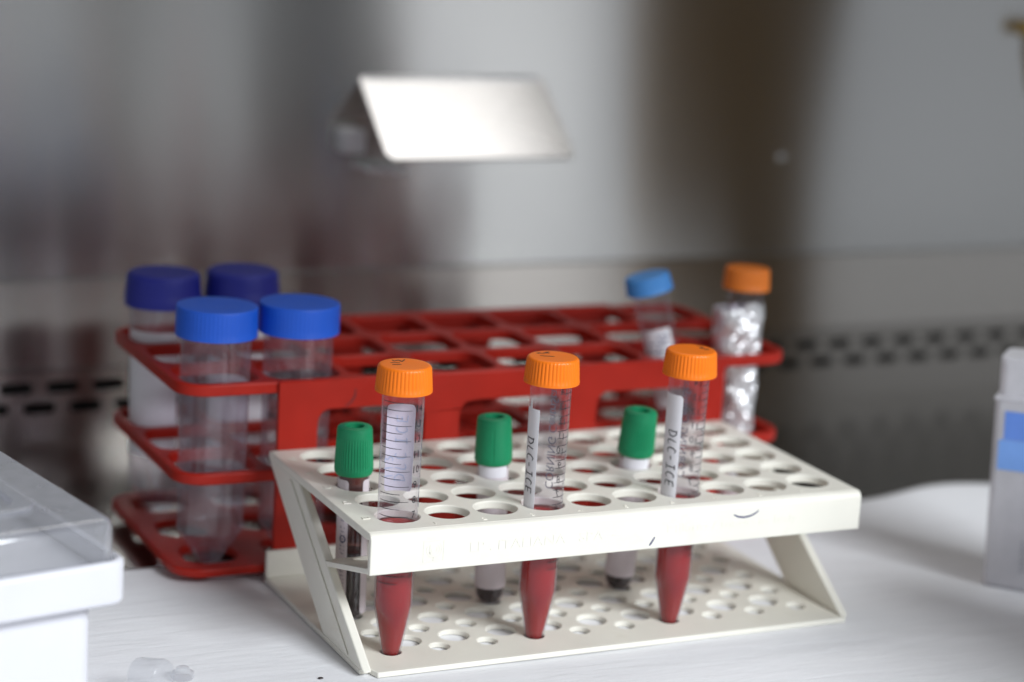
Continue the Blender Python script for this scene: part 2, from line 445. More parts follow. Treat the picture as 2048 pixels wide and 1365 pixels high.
mb = MB(); mb.plate([(-1400, -2.2), (1200, -2.2), (1200, 39.6), (-1400, 39.6)], slots, 0, 1.5, lambda u, v, h: (u, h - 3.6, v))
o = wallpart(mb, 'air_grille', 'steel_panel'); tag(o, kind='structure')
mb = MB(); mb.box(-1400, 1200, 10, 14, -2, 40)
o = wallpart(mb, 'slot_shade_backing', 'dark'); tag(o, kind='structure')  # dark sheet painting the shade seen through the slots
for (x, z, nm) in ((-115, 146, 's'),):
    mb = MB(); mb.lathe([(2.6, 0), (2.6, 0.8), (1.8, 1.4)], 20)
    mb.v = [(v[0] + x, -v[2], v[1] + z) for v in mb.v]
    o = wallpart(mb, 'screw', 'steel', back_wall)
    
# cloth under the racks
mb = MB()
NX, NY = 220, 110
def cloth_edge(x):
    return 129 + 3 * sin(x * 0.021 + 1) + 2 * sin(x * 0.053) + 12 * math.exp(-((x - 372) / 42.0) ** 2) - 40 * max(0, (x - 430) / 80.0) ** 2
def cloth_z(x, y):
    z = -0.25 + 0.22 * sin(x * 0.031 + y * 0.017) * sin(y * 0.043 - x * 0.011)
    cr = (y - (-28 - (x - 190) * 0.42)) / 3.2                    # crease at the right
    if x > 195: z += 0.9 * math.exp(-cr * cr) * min(1, (x - 195) / 40)
    if x > 215: z += 0.35 * math.exp(-((x - 372) / 70.0) ** 2) * max(0, min(1, (y - 70) / 70)) ** 2
    return z
xs = [-420 + 1820 * i / NX for i in range(NX + 1)]
vs = []; fs = []
for j in range(NY + 1):
    for x in xs:
        ye = max(-60, cloth_edge(x)); yf = -190 + 4 * sin(x * 0.02); y = yf + (ye - yf) * j / NY
        vs.append((x, y, cloth_z(x, y)))
for j in range(NY):
    for i in range(NX):
        a = j * (NX + 1) + i; fs.append((a, a + 1, a + NX + 2, a + NX + 1))
mb.add(vs, fs)
cloth = mb.build('absorbent_cloth', 'cloth', fix=True)
sm = cloth.modifiers.new('thick', 'SOLIDIFY'); sm.thickness = 1.6 * S; sm.offset = -1
tag(cloth, 'white ribbed absorbent cloth spread under the racks', 'cloth')

# splash-guard flap over the wall outlet
fl = empty('outlet_cover', (162, 331, 171), 0, 'pale tilted metal flap sticking out from the back wall', 'wall flap')
mb = MB()
def flapmap(u, v, h):     # u along x, v down the flap, h along its normal
    return (u, -1.0 - v * 0.775 - h * 0.632, 19.5 - v * 0.632 + h * 0.775)
mb.plate(rrect(-55, 54, 0, 60, 5, 5), [], 0, 1.6, flapmap)
flap = mb.build('flap', 'steel_flap', fl, bevel=0.5)
mb = MB(); mb.box(-52, 50, -5, 1, 17, 20.5); mb.build('hinge', 'steel_flap', fl, bevel=0.8)
mb = MB(); mb.box(-66, -53, -14, 1.5, -20, -7); mb.build('bracket', 'white_box', fl, bevel=1.5)
mb = MB(); mb.box(-52, -28, -14, 1.5, -31, -27); mb.build('sill', 'steel_flap', fl, bevel=1.0)

# ochre hose clip at the upper right
yl = empty('hose_clip', (549, 327, 224), 0, 'small ochre clip on the steel wall at upper right', 'clip')
mb = MB(); mb.box(-6, 26, -10, 6, -3.5, 4); mb.build('arm', 'yellow', yl, bevel=1.5)
mb = MB(); mb.tubeline([(14, -6, 3), (15.5, -7, -14), (22, -6, -40)], 4.0, 12); mb.build('hose', 'yellow', yl)

# ------------------------------------------------------------------ cream Z-shaped tube rack
PX, PY, HT, YO = 21.0, 21.0, 58.4, -0.8
XL, XR, YF, YB = -18.6, 204.0, -20.0, 96.5
rack = empty('tube_rack', (92, 38, 0), 0, 'cream plastic Z-shaped tube rack with rows of round holes', 'tube rack')
def R0(mb):
    mb.v = [(v[0] - 92, v[1] - 38, v[2]) for v in mb.v]; return mb
holes = [circ(PX * i, PY * j + YO, 8.75, 36) for i in range(10) for j in range(5)]
mb = MB(); mb.plate([(XL, YF + 3), (XR, YF + 3), (XR, YB), (XL, YB)], holes, HT - 3.4, HT)
R0(mb).build('top_plate', 'cream', rack, bevel=0.45, seg=2)
# front flange: extruded profile, rounded at the top
prof = [(YF + 3, HT)]
for k in range(1, 7):
    a = pi / 2 * k / 6; prof.append((YF + 3 - 3 * sin(a), HT - 3 + 3 * cos(a)))
prof += [(YF, 41.9), (YF + 2.2, 41.9), (YF + 2.2, HT - 2.6), (YF + 3, HT - 2.6)]
mb = MB(); mb.plate(prof, [], XL, XR, lambda u, v, h: (h, u, v))
flange = R0(mb).build('front_flange', 'cream', rack, bevel=0.35)
# middle shelf with holes
LEGY = lambda z, e: (-17.0 + z * 1.38) if e == 0 else (22.0 + z * 1.285)
mh = [circ(PX * i, PY * j + YO, 8.75, 32) for i in range(10) for j in range(2)]
mb = MB(); mb.plate([(XL, YF + 2.2), (XR, YF + 2.2), (XR, 31), (XL, 31)], mh, 0, 2.3, lambda u, v, h: (u, v, 41.9 + h - (v - YF - 2.2) * 0.26))
R0(mb).build('middle_shelf', 'cream', rack, bevel=0.3)
for xa, xb in ((XL - 0.2, XL + 3.6), (XR - 3.6, XR + 0.2)):
    poly = [(YF + 1, 2.3), (LEGY(2.3, 1), 2.3), (YB - 0.3, HT - 2.6), (LEGY(HT - 2.6, 0), HT - 2.6)]
    mb = MB(); mb.plate(poly, [], xa, xb, lambda u, v, h: (h, u, v))
    leg = R0(mb).build('side_leg', 'cream', rack, bevel=0.7)
# raised ribs on the outer side of the left leg
    mb = MB(); xo = xa - 0.7 if xa < 0 else xb
    poly = [(LEGY(4, 0) + 8, 4), (LEGY(4, 0) + 11, 4), (LEGY(54, 0) + 12, 54), (LEGY(54, 0) + 9, 54)]
    mb.plate(poly, [], xo, xo + 0.7, lambda u, v, h: (h, u, v))
    R0(mb).build('rib', 'cream', leg, bevel=0.25)
bh = [circ(PX * i, PY * j + YO, 4.1, 20) for i in range(10) for j in range(5) if not (i == 0 and j == 4)]
bh += [circ(PX * (i + 0.5), PY * (j + 0.5) + YO - 0.8, 6.2, 26) for i in range(9) for j in range(4)]
mb = MB(); mb.plate([(XL + 5.5, YF), (XR - 2, YF), (XR, YF + 4), (XR, YB), (XL, YB), (XL, YF + 5.5), (XL + 4, YF + 5.5)], bh, 0, 2.3)
R0(mb).build('base_plate', 'cream', rack, bevel=0.4)
mb = MB(); mb.plate([(YB - 2.4, 2.3), (YB, 2.3), (YB, 14.2), (YB - 2.4, 14.2)], [], XL, XR, lambda u, v, h: (h, u, v))
R0(mb).build('back_flange', 'cream', rack, bevel=0.4)
# embossed writing on the flange
fmap = lambda ox, oz: (lambda u, v, h: (ox + u - 92, YF - h - 38 + 0.02, oz + v))
mb = MB()
text_mesh(mb, "LP . ITALIANA   SPA  \u2013", 5.6, fmap(22.5, 49.6), 0.17, 'LEFT', 1.22)
mb.build('embossed_lettering', 'cream_emboss', rack, smooth=False); mb = MB()
text_mesh(mb, "Milano / made in Italy", 5.0, fmap(110, 49.6), 0.13, 'LEFT', 1.45)
mb.build('embossed_lettering', 'cream_emboss', rack, smooth=False)
mb = MB()
lx, lz = 7.5, 49.6
for a, b in (((-4.2, -4.2), (4.2, -4.2)), ((4.2, -4.2), (4.2, 4.2)), ((4.2, 4.2), (-4.2, 4.2)), ((-4.2, 4.2), (-4.2, -4.2))):
    mb.ribbon([a, b], 0.35, fmap(lx, lz), 0.12)
for rr in (1.2, 2.2, 3.2):
    mb.ribbon([(rr * cos(t) + 0.3, rr * sin(t) + 0.2) for t in [radians(150 + 22 * k) for k in range(13)]], 0.35, fmap(lx, lz + 0.4), 0.12)
mb.ribbon([(-1.5, -1), (-1.5, 2.8)], 0.4, fmap(lx, lz), 0.12); mb.ribbon([(0, -2.4), (0, -4)], 0.4, fmap(lx, lz), 0.12)
mb.build('embossed_emblem', 'cream_emboss', rack, smooth=False)
# row letters at the left edge, column numbers at the front edge
for j, ch in enumerate("EDCBA"):
    mb = MB(); text_mesh(mb, ch, 4.4, (lambda jj: (lambda u, v, h: (-13.0 - v - 92, PY * jj + YO + u * 1.2 - 38, HT + h - 0.02)))(j), 0.3)
    mb.build('row_letter', 'cream_emboss', rack, smooth=False)
for i in range(9):
    mb = MB(); text_mesh(mb, str(i + 1), 3.4, (lambda ii: (lambda u, v, h: (PX * ii + 10.5 + u * 1.2 - 92, -13.2 + v - 38, HT + h - 0.02)))(i), 0.25)
    mb.build('column_number', 'cream_emboss', rack, smooth=False)
# pen marks on the flange
mb = MB()
mb.ribbon([(0, 0), (2.0, -1.0), (5, -1.5), (8, -1.1), (10.4, -0.1), (11.8, 1.0)], 0.75, fmap(141.5, 53.2), 0.05, 4)
mb.build('pen_mark', 'blue_ink', rack, smooth=False)
mb = MB()
mb.ribbon([(0, 0), (1.2, 1.7), (2.2, 3.4)], 0.8, fmap(102.6, 43.4), 0.05, 4)
mb.build('pen_mark', 'blue_ink', rack, smooth=False)

# ------------------------------------------------------------------ 15 ml conical tubes
def tube_r(z):
    if z < 1.0: return 3.0 + 0.7 * z
    if z < 21.5: return 3.7 + (7.55 - 3.7) * (z - 1) / 20.5
    return 7.55 + (8.25 - 7.55) * (z - 21.5) / 85.0
def ribbed_cap(mb, z0, z1, rb, rtop, n_rib, round_=1.6, depth=0.35, skirt=0.9):
    n = n_rib * 4
    prof = [(rb * 0.80, z0 + 0.3), (rb, z0), (rb + 0.05, z0 + skirt), (rb - 0.05, z0 + skirt + 0.5)]
    for k in range(1, 4): prof.append((rb + (rtop - rb) * k / 4, z0 + skirt + 0.5 + (z1 - round_ - z0 - skirt - 0.5) * k / 4))
    for k in range(0, 6):
        a = pi / 2 * k / 5; prof.append((rtop - round_ + round_ * cos(a), z1 - round_ + round_ * sin(a)))
    prof += [(rtop * 0.55, z1 - 0.12), (rtop * 0.1, z1 - 0.15)]
    def rf(r, i, k):
        if 3 <= i <= 9: return r - (depth if (k % 4) in (0,) else (depth * 0.35 if (k % 4) in (1, 3) else 0)) * (1 if i < 9 else 0.5)
        return r
    mb.lathe(prof, n, True, True, rf)
def tube_body(zt=112, n=64):
    mb = MB(); prof = [(0.6, 0.0), (2.4, 0.05), (3.0, 0.25)]
    zs = [1.0, 6, 12, 18, 20.5, 21.5, 22.5, 30, 45, 60, 75, 90, zt]
    prof += [(tube_r(z), z) for z in zs]
    mb.lathe(prof, n, True, False); return mb
def blood_fill(zt, n=48, g=0.55):
    mb = MB(); prof = [(0.5, 0.7), (2.3, 0.75)] + [(tube_r(z) - g, z) for z in (1.6, 6, 12, 18, 21.5, 30, 45, zt - 0.8)] + [(tube_r(zt) - g + 0.15, zt), (tube_r(zt) - g - 1.2, zt - 0.5), (1.0, zt - 0.6)]
    mb.lathe(prof, n, True, True); return mb
ZN = lambda ml: 60.0 + 6.07 * (ml - 7)
def cylmap(a0, z0, out=0.0):
    def f(u, v, h):
        z = z0 + v; r = tube_r(z) + 0.04 + h + out; a = a0 + u / tube_r(z); return (r * sin(a), -r * cos(a), z)
    return f
def cylmap_rot(a0, z0, sgn, out=0.0, flip=1):
    """vertical writing: text x runs along z (sgn -1 reads downwards)"""
    def f(u, v, h):
        z = z0 + sgn * u; r = tube_r(z) + 0.04 + h + out; a = a0 + flip * v / tube_r(z); return (r * sin(a), -r * cos(a), z)
    return f
def scale_marks(root, a_tick0, lo, hi, digits=True):
    mb = MB()
    ml = lo
    while ml <= hi + 0.01:
        L = 12.6 if abs(ml - round(ml)) < 0.01 else 9.0
        mb.ribbon([(L * k / 8, 0) for k in range(9)], 0.30, cylmap(a_tick0, ZN(ml)), 0.03)
        ml += 0.5
    mb.build('scale_ticks', 'print', root, smooth=False)
    if digits:
        mb = MB()
        for m in range(int(math.ceil(lo)), int(hi) + 1):
            text_mesh(mb, str(m), 4.1, cylmap(a_tick0 + 15.4 / 8.0, ZN(m) + 0.5), 0.05, 'CENTER', 1.0)
        mb.build('scale_numbers', 'print', root, smooth=False)
def brand(root, a, mat='print_grey'):
    mb = MB(); text_mesh(mb, "CORNING CentriStar", 4.7, cylmap_rot(a, 62.0, 1, 0.0, -1), 0.04, 'LEFT', 1.0)
    mb.build('brand_lettering', mat, root, smooth=False)

ORANGE = [
    (0, 0, 'orange-capped tube of red blood nearest the rack corner, black ticks and numbers facing forward', (0.25, 0.0)),
    (3, 0, 'orange-capped tube of red blood in the middle, paper strip at its left reading DLC-ICE', (0.2, 0.2)),
    (6, 0, 'right-hand orange-capped tube of red blood, beside the rightmost green cap', (0.35, 0.25)),
]
for n_, (ci, rj, lab, tilt) in enumerate(ORANGE):
    X, Y = PX * ci, PY * rj + YO
    t = empty('conical_tube', (X, Y, 0.35), 0, lab, 'test tube', 'orange-capped blood tubes in the front row',
              rot=(radians(tilt[0]), radians(tilt[1]), face_cam(X, Y)))
    tube_body().build('tube_wall', 'tube', t)
    bl = blood_fill(54.0 + (0.8, 0.2, 0.5)[n_]); bl.build('blood', 'blood', t)
    mb = MB(); ribbed_cap(mb, 108.6, 119, 11.1, 10.5, 44, 1.5, 0.28); cap = mb.build('cap', 'orange', t, angle=45)
    mb = MB()
    cm = lambda u, v, h: (u, v, 118.9 + h)
    if n_ == 0:
        scale_marks(t, radians(-61), 2.5, 14.5)
        brand(t, radians(88))
        mb2 = MB(); mb2.patch(radians(142), radians(226), 66, 101, tube_r, corner=1.5); lb = mb2.build('label', 'label', t)
        w2 = MB()
        handwrite(w2, 'DLC ICE', 4.6, 0.5, cylmap_rot(radians(163), 70, 1, -0.22, 1), 0.95)
        handwrite(w2, '113', 4.2, 0.5, cylmap_rot(radians(200), 71, 1, -0.22, 1), 0.8)
        w2.build('handwriting', 'faded_ink', lb, smooth=False)
        mb.ribbon([(-5.6, 7.2), (-4.2, 3.8), (-2.6, 6.2), (-1.2, 3.6), (-0.2, 7.4)], 0.8, cm, 0.05, 3)
        mb.ribbon([(-5.6, 1.2), (-2.0, 2.0)], 0.8, cm, 0.05, 3); mb.ribbon([(-4.8, -1.6), (-1.3, -0.6)], 0.8, cm, 0.05, 3)
    elif n_ == 1:
        scale_marks(t, radians(27), 2.5, 14.5, True)
        brand(t, radians(168))
        mb2 = MB(); mb2.patch(radians(-98), radians(-27), 42, 98.5, tube_r, zfun=lambda q: (4.5 if 0.44 < q < 0.6 else 0) * (1 - abs(q - 0.52) / 0.08) if 0.44 < q < 0.6 else 0.0)
        lb = mb2.build('label', 'label', t)
        w2 = MB(); handwrite(w2, 'DLC-ICE', 4.2, 0.48, cylmap_rot(radians(-70), 86.5, -1, 0.1, 1), 0.8); w2.build('handwriting', 'ink', lb, smooth=False)
        mb.ribbon([(-7.6, 7.0), (-4.8, 6.4), (-6.8, 3.4), (-3.6, 3.2)], 0.8, cm, 0.05, 3)
        mb.ribbon([(-4.6, 7.6), (-1.8, 6.8), (-4.0, 4.8), (-1.5, 5.0)], 0.8, cm, 0.05, 3)
        mb.ribbon([(-5.2, -0.2), (0.6, 0.0)], 0.8, cm, 0.05, 3)
    else:
        scale_marks(t, radians(40), 2.5, 14.5, True)
        brand(t, radians(184))
        mb2 = MB(); mb2.patch(radians(-98), radians(-11), 40, 101, tube_r, corner=1.2); lb = mb2.build('label', 'label', t)
        w2 = MB(); handwrite(w2, 'DLC-ICE', 4.3, 0.48, cylmap_rot(radians(-52), 86, -1, 0.1, 1), 0.82); w2.build('handwriting', 'ink', lb, smooth=False)
        mb.ribbon([(2.0, 7.2), (4.6, 5.6), (3.4, 3.2), (6.6, 3.4), (7.8, 6.2)], 0.8, cm, 0.05, 3)
        mb.ribbon([(5.2, 1.2), (7.6, 3.0), (8.4, 1.6)], 0.8, cm, 0.05, 3)
    mb.build('handwriting', 'ink', cap, smooth=False)

# ------------------------------------------------------------------ green-capped blood tubes
GREEN = [
    (0, 2, 'green-capped blood tube nearest the left end of the cream rack, dark blood showing', (0, -0.9), 0),
    (3, 2, 'green-capped blood tube between the two left orange caps, white paper collar', (0, -1.7), 1),
    (6, 2, 'rightmost green-capped blood tube, leaning, beside the right-hand orange cap', (1.5, 3.2), 2),
]
for ci, rj, lab, tilt, kind in GREEN:
    X, Y = PX * ci, PY * rj + YO
    t = empty('blood_tube', (X - (1.0, 0.6, 1.5)[kind], Y + (1 if kind == 2 else 0), 1.0), 0, lab, 'blood tube', 'green-capped blood tubes in the middle row',
              rot=(radians(tilt[0]), radians(tilt[1]), face_cam(X, Y)))
    R = 6.35
    prof = [(R * sin(pi / 2 * k / 8) if k else 0.2, R - R * cos(pi / 2 * k / 8)) for k in range(9)] + [(R, 20), (R, 40), (R, 66)]
    mb = MB(); mb.lathe(prof, 48, True, False); mb.build('tube_wall', 'glass', t)
    zt = (30, 44, 44)[kind]
    r2 = R - 0.7
    prof = [(r2 * sin(pi / 2 * k / 8) if k else 0.2, 0.7 + r2 - r2 * cos(pi / 2 * k / 8)) for k in range(9)] + [(r2, 20), (r2, zt), (0.5, zt - 0.3)]
    mb = MB(); mb.lathe(prof, 40, True, True); mb.build('blood', 'dark_blood', t)
    mb = MB(); mb.lathe([(r2 + 0.2, zt + 0.3), (r2 + 0.2, 64)], 40, False, False); mb.build('blood_film', 'serum', t)
    # green cap with fine ribs and a stopper well
    mb = MB(); n = 120
    prof = [(6.5, 63.2), (7.3, 62.6), (7.85, 63.8), (7.95, 65.2), (7.9, 66.6), (7.75, 70), (7.55, 74), (7.4, 77.4), (7.3, 78.2), (7.25, 80.5), (7.0, 81.9), (6.4, 82.4), (4.0, 82.5), (3.6, 82.1), (3.5, 79.4)]
    def rf(r, i, k):
        seg = (k % 120)
        grooved = True if kind != 1 else (seg % 30) in (0, 1, 28, 29)
        return r - (0.32 if (k % 3) == 0 and 3 <= i <= 7 and grooved else 0)
    mb.lathe(prof, n, True, False, rf); cap = mb.build('cap', 'green', t, angle=40)
    mb = MB(); mb.lathe([(3.5, 79.2), (2.2, 80.6), (0.4, 80.9)], 32, True, True); mb.build('stopper', 'rubber', cap)
    if kind == 0:
        mb = MB(); mb.patch(radians(-92), radians(-16), 10.5, 61, R, corner=1.3); lb = mb.build('label', 'lilac', t)
        mb = MB(); mb.patch(radians(38), radians(120), 4.0, 61, R, corner=1.3); mb.build('label', 'lilac', t)
        mb = MB()
        zm = lambda a, z0: (lambda u, v, h: ((R + 0.14 + h) * sin(a + v / R), -(R + 0.14 + h) * cos(a + v / R), z0 + u))
        x = 0
        for i in range(26):
            l = random.uniform(0.5, 1.2)
            if i % 9 != 8:
                hgt = random.choice((0.7, 1.0, 1.0))
                mb.ribbon([(x, -hgt), (x, hgt)], 0.35, zm(radians(-36), 16), 0.02); mb.ribbon([(x, -hgt), (x + l, -hgt)], 0.3, zm(radians(-36), 16), 0.02)
            x += 1.55
        mb.ribbon([(1.3 * cos(k * pi / 6), 1.3 * sin(k * pi / 6)) for k in range(13)], 0.5, zm(radians(-36), 36.2), 0.02)
        mb.build('printed_text', 'blue_ink', lb, smooth=False)
    else:
        a0, a1 = ((-150, 150) if kind == 1 else (-110, 170))
        zf = None if kind == 1 else (lambda q: 0)
        mb = MB(); mb.patch(radians(a0), radians(a1), 9.3 - 0.6 * kind, 61, R, 40, corner=1.2); lb = mb.build('label', 'lilac', t)
        mb = MB(); mb.patch(radians(-60 if kind == 1 else -46), radians(60 if kind == 1 else 66), 57.4, 62.3, R + 0.14, 20); mb.build('collar', 'label', lb)
        mb = MB(); zm = lambda u, v, h: ((R + 0.14 + h) * sin(u / R), -(R + 0.14 + h) * cos(u / R), 36.5 + v)
        for q in range(4): mb.ribbon([(-4 + 0.8 * q, q * 1.6), (3.5, q * 1.6)], 0.5, zm, 0.02, 6)
        mb.build('printed_text', 'ink', lb, smooth=False)

# ------------------------------------------------------------------ red three-tier rack
RX, RY, RYAW = -56.8, 98.6, radians(0.2)
A_, M_ = 37.2, 20.1
RW, RD = 7 * A_ + 2 * M_, 2 * A_ + 2 * M_
red = empty('large_tube_rack', (RX, RY, 0), RYAW, 'red plastic three-tier tube rack with square openings behind the cream rack', 'tube rack')
def tier(name, z0, z1, half, rad, outer_r=14):
    hs = []
    for i in range(8):
        for j in range(3):
            cx, cy = M_ + A_ * i, M_ + A_ * j; hs.append(rrect(cx - half, cx + half, cy - half, cy + half, rad, 4))
    mb = MB(); mb.plate(rrect(0, RW, 0, RD, outer_r, 8), hs, z0, z1)
    return mb.build(name, 'red', red, bevel=0.7)
tier('top_tier', 82.8, 88.0, 16.3, 7.5)
tier('middle_tier', 44.2, 49.2, 16.3, 7.5)
tier('bottom_tier', 3.2, 7.0, 12.0, 9.0)
straps = [(42, 60), (109.5, 126.5), (178, 195), (247, 262)]
def strap_poly():
    P = [(42, 3.4), (60, 3.4)]
    r = 6.0; zt = 75.0
    for q in range(3):
        xa, xb = straps[q][1], straps[q + 1][0]
        for k in range(6): t = pi - pi / 2 * k / 5; P.append((xa + r + r * cos(t), zt - r + r * sin(t)))
        for k in range(6): t = pi / 2 - pi / 2 * k / 5; P.append((xb - r + r * cos(t), zt - r + r * sin(t)))
        P += [(xb, 3.4), (straps[q + 1][1], 3.4)]
    P += [(262, 88.4), (42, 88.4)]
    return P
for nm, v0 in (('front_panel', -2.0), ('back_panel', RD - 1.2)):
    mb = MB(); mb.plate(strap_poly(), [], v0, v0 + 3.2, lambda u, v, h: (u, h, v)); fp = mb.build(nm, 'red', red, bevel=0.7)
    if nm == 'front_panel':
        mb = MB(); mb.ribbon([(76.6, 83.5), (76.3, 80.2), (74.6, 77.6), (72.4, 76.2)], 0.7, lambda u, v, h: (u, -2.03 - h, v), 0.05, 4)
        mb.build('pen_mark', 'ink', fp, smooth=False)
for u in (14, RW - 14):
    for v in (14, RD - 14):
        mb = MB(); mb.lathe([(5.0, -0.3), (5.5, 0.4), (5.5, 3.3)], 24); mb.v = [(x + u, y + v, z) for x, y, z in mb.v]; mb.build('foot', 'red', red)

def rack_pt(i, j, z=0.0):
    u, v = M_ + A_ * i, M_ + A_ * j
    return (RX + u * cos(RYAW) - v * sin(RYAW), RY + u * sin(RYAW) + v * cos(RYAW), z)
def big_r(z):
    if z < 14.5: return 5.2 + (14.3 - 5.2) * z / 14.5
    return 14.3 + (15.1 - 14.3) * (z - 14.5) / 90
BIG = [
    (0, 0, 'blue', 'empty large tube with bright blue cap at the front left corner of the red rack', 4.8),
    (1, 0, 'blue', 'large tube with bright blue cap standing behind the corner of the cream rack', 4.8),
    (0, 2, 'indigo', 'leftmost large tube with dark indigo cap and white label, back row of red rack', 3.6),
    (1, 2, 'indigo', 'large tube with dark indigo cap behind the two bright blue caps', 3.6),
]
for i, j, cm_, lab, z0 in BIG:
    P = rack_pt(i, j, z0)
    t = empty('centrifuge_tube', P, 0, lab, 'test tube', 'large screw-capped tubes in the red rack', rot=(0, radians(random.uniform(-.4, .4)), face_cam(P[0], P[1])))
    prof = [(0.5, 0), (5.0, 0.05), (5.4, 0.5)] + [(big_r(z), z) for z in (3, 8, 13.5, 14.5, 15.5, 30, 50, 70, 90, 104)]
    mb = MB(); mb.lathe(prof, 64, True, False); mb.build('tube_wall', 'tube_big', t)
    mb = MB(); zc0, zc1 = (100.2, 113) 
    if cm_ == 'blue': ribbed_cap(mb, zc0, zc1, 17.5, 17.4, 60, 0.8, 0.16, 0.6)
    else: ribbed_cap(mb, zc0 - 1.5, zc1 + 0.6, 17.3, 16.6, 60, 2.6, 0.12, 4.5)
    mb.build('cap', cm_, t, angle=45)
    if cm_ == 'indigo':
        mb = MB(); mb.patch(radians(-75), radians(28 if i == 0 else 60), 30, 88, big_r, 24, corner=1.5); mb.build('label', 'label', t)

# blue-capped slim tube leaning in the rack
def lean_tube(name, base, top, capmat, lab, cat='test tube'):
    b, tp = Vector(base), Vector(top)
    q = Vector((0, 0, 1)).rotation_difference((tp - b).normalized())
    rot = (q.to_matrix() @ Matrix.Rotation(face_cam(b.x, b.y), 3, 'Z')).to_euler()
    t = empty(name, base, 0, lab, cat, rot=rot)
    tube_body().build('tube_wall', 'tube', t)
    mb = MB(); ribbed_cap(mb, 110.0 if capmat == 'skyblue' else 108.6, 118.2 if capmat == 'skyblue' else 119, 11.1, 10.6, 44, 1.2, 0.28); mb.build('cap', capmat, t, angle=45)
    return t
def rk(u, v, z): return (RX + u, RY + v, z)
bt = lean_tube('slim_tube', rk(261, 15.5, 8.5), rk(232, 28.5, 125.0), 'skyblue', 'empty slim tube with light blue cap leaning left in the red rack')
mb = MB(); mb.patch(radians(-60), radians(50), 55, 93, tube_r, corner=1.5); lb = mb.build('label', 'label', bt)
mb = MB(); handwrite(mb, 'DLC', 5, 0.7, cylmap_rot(radians(0), 90, -1, 0.1, 1)); handwrite(mb, '127', 5, 0.7, cylmap_rot(radians(-38), 88, -1, 0.1, 1)); mb.build('handwriting', 'blue_ink', lb, smooth=False)

ft = lean_tube('foil_wrapped_tube', rk(281, 18.5, 7.2), rk(283.5, 21, 126), 'orange_old', 'orange-capped slim tube wrapped in crumpled silver foil')
mb = MB(); nA, nZ = 72, 96
vs = []; fs = []
random.seed(21)
ph = [random.uniform(0, 6.28) for _ in range(12)]
for j in range(nZ + 1):
    z = 5 + (100 - 5) * j / nZ
    for k in range(nA):
        a = 2 * pi * k / nA
        r = tube_r(z) + 0.7 + random.uniform(0, 0.55) + 0.4 * sin(3 * a + z * 0.35 + ph[0]) + 0.3 * sin(7 * a - z * 0.6 + ph[1])
        zz = z
        if z > 64:
            s_ = (z - 64) / 36.0
            lobe = max(0, cos(a - radians(-70))) ** 2
            r += 6.5 * s_ ** 0.5 * lobe * (1.0 - 0.35 * max(0, s_ - 0.6))
        if j == nZ: zz += random.uniform(-2.5, 1.0) - 5.0 * max(0, cos(a - radians(-80))) + 3.0 * max(0, cos(a - radians(30)))
        if z < 16: r = tube_r(z) + 0.8 + random.uniform(0, 0.5)
        vs.append((r * sin(a), -r * cos(a), zz))
for j in range(nZ):
    for k in range(nA):
        k2 = (k + 1) % nA; a, b, c_, d = j * nA + k, j * nA + k2, (j + 1) * nA + k2, (j + 1) * nA + k
        fs += [(a, b, c_), (a, c_, d)] if (j + k) % 2 else [(a, b, d), (b, c_, d)]
mb.add(vs, fs); fo = mb.build('foil_sleeve', 'foil', ft, smooth=False)
so = fo.modifiers.new('thick', 'SOLIDIFY'); so.thickness = 0.0001

# ------------------------------------------------------------------ white box with clear lid
BX, BY, BYAW = -119.2, -25.8, radians(11)
box = empty('storage_box', (BX, BY, 0), BYAW, 'white plastic box with clear lid at the left edge', 'box')
# local frame: corner (front right) of the lid at the origin, x to the left is negative, y back
mb = MB(); mb.plate(rrect(-190, -4.5, 4.5, 150, 7, 5), [], 0.3, 46); mb.build('box_body', 'white_box', box, bevel=1.2)
mb = MB(); mb.plate(rrect(-196, 4.5, -4.5, 156, 7, 5), [rrect(-193, 1.5, -1.5, 153, 6, 5)], 44, 60.5); mb.build('box_rim', 'white_box', box, bevel=1.8, seg=3)
mb = MB(); mb.plate(rrect(-192.5, 1.0, -1.0, 152, 6, 5), [], 46.5, 52); mb.build('box_floor', 'white_box', box, bevel=0.5)
def loft(mb, rings, cap0=True, cap1=True):
    n = len(rings[0][0]); vs = []
    for pts, z in rings: vs += [(p[0], p[1], z) for p in pts]
    fs = []
    if cap0: fs.append(tuple(reversed(range(n))))
    if cap1: fs.append(tuple(range((len(rings) - 1) * n, len(rings) * n)))
    for i in range(len(rings) - 1):
        for k in range(n): fs.append((i * n + k, i * n + (k + 1) % n, (i + 1) * n + (k + 1) % n, (i + 1) * n + k))
    mb.add(vs, fs)
def lr(i, z): return (rrect(-191 + i, 2.0 - i, -1.8 + i, 151 - i, max(1.5, 7.5 - i), 6), z)
rings = [lr(-0.6, 53.0), lr(-0.6, 55.0), lr(0.2, 55.6), lr(0.8, 71.0)] + [lr(0.8 + 4 * (1 - cos(pi / 2 * k / 6)), 71.0 + 4 * sin(pi / 2 * k / 6)) for k in range(1, 7)]
mb = MB(); loft(mb, rings, False, True); mb.build('lid', 'lid', box, angle=30, fix=False)
mb = MB(); mb.plate(rrect(-172, -19, 19, 132, 9, 6), [rrect(-166, -25, 25, 126, 8, 6)], 75.1, 76.6); mb.build('lid_ridge', 'lid', box, bevel=0.7, seg=3)

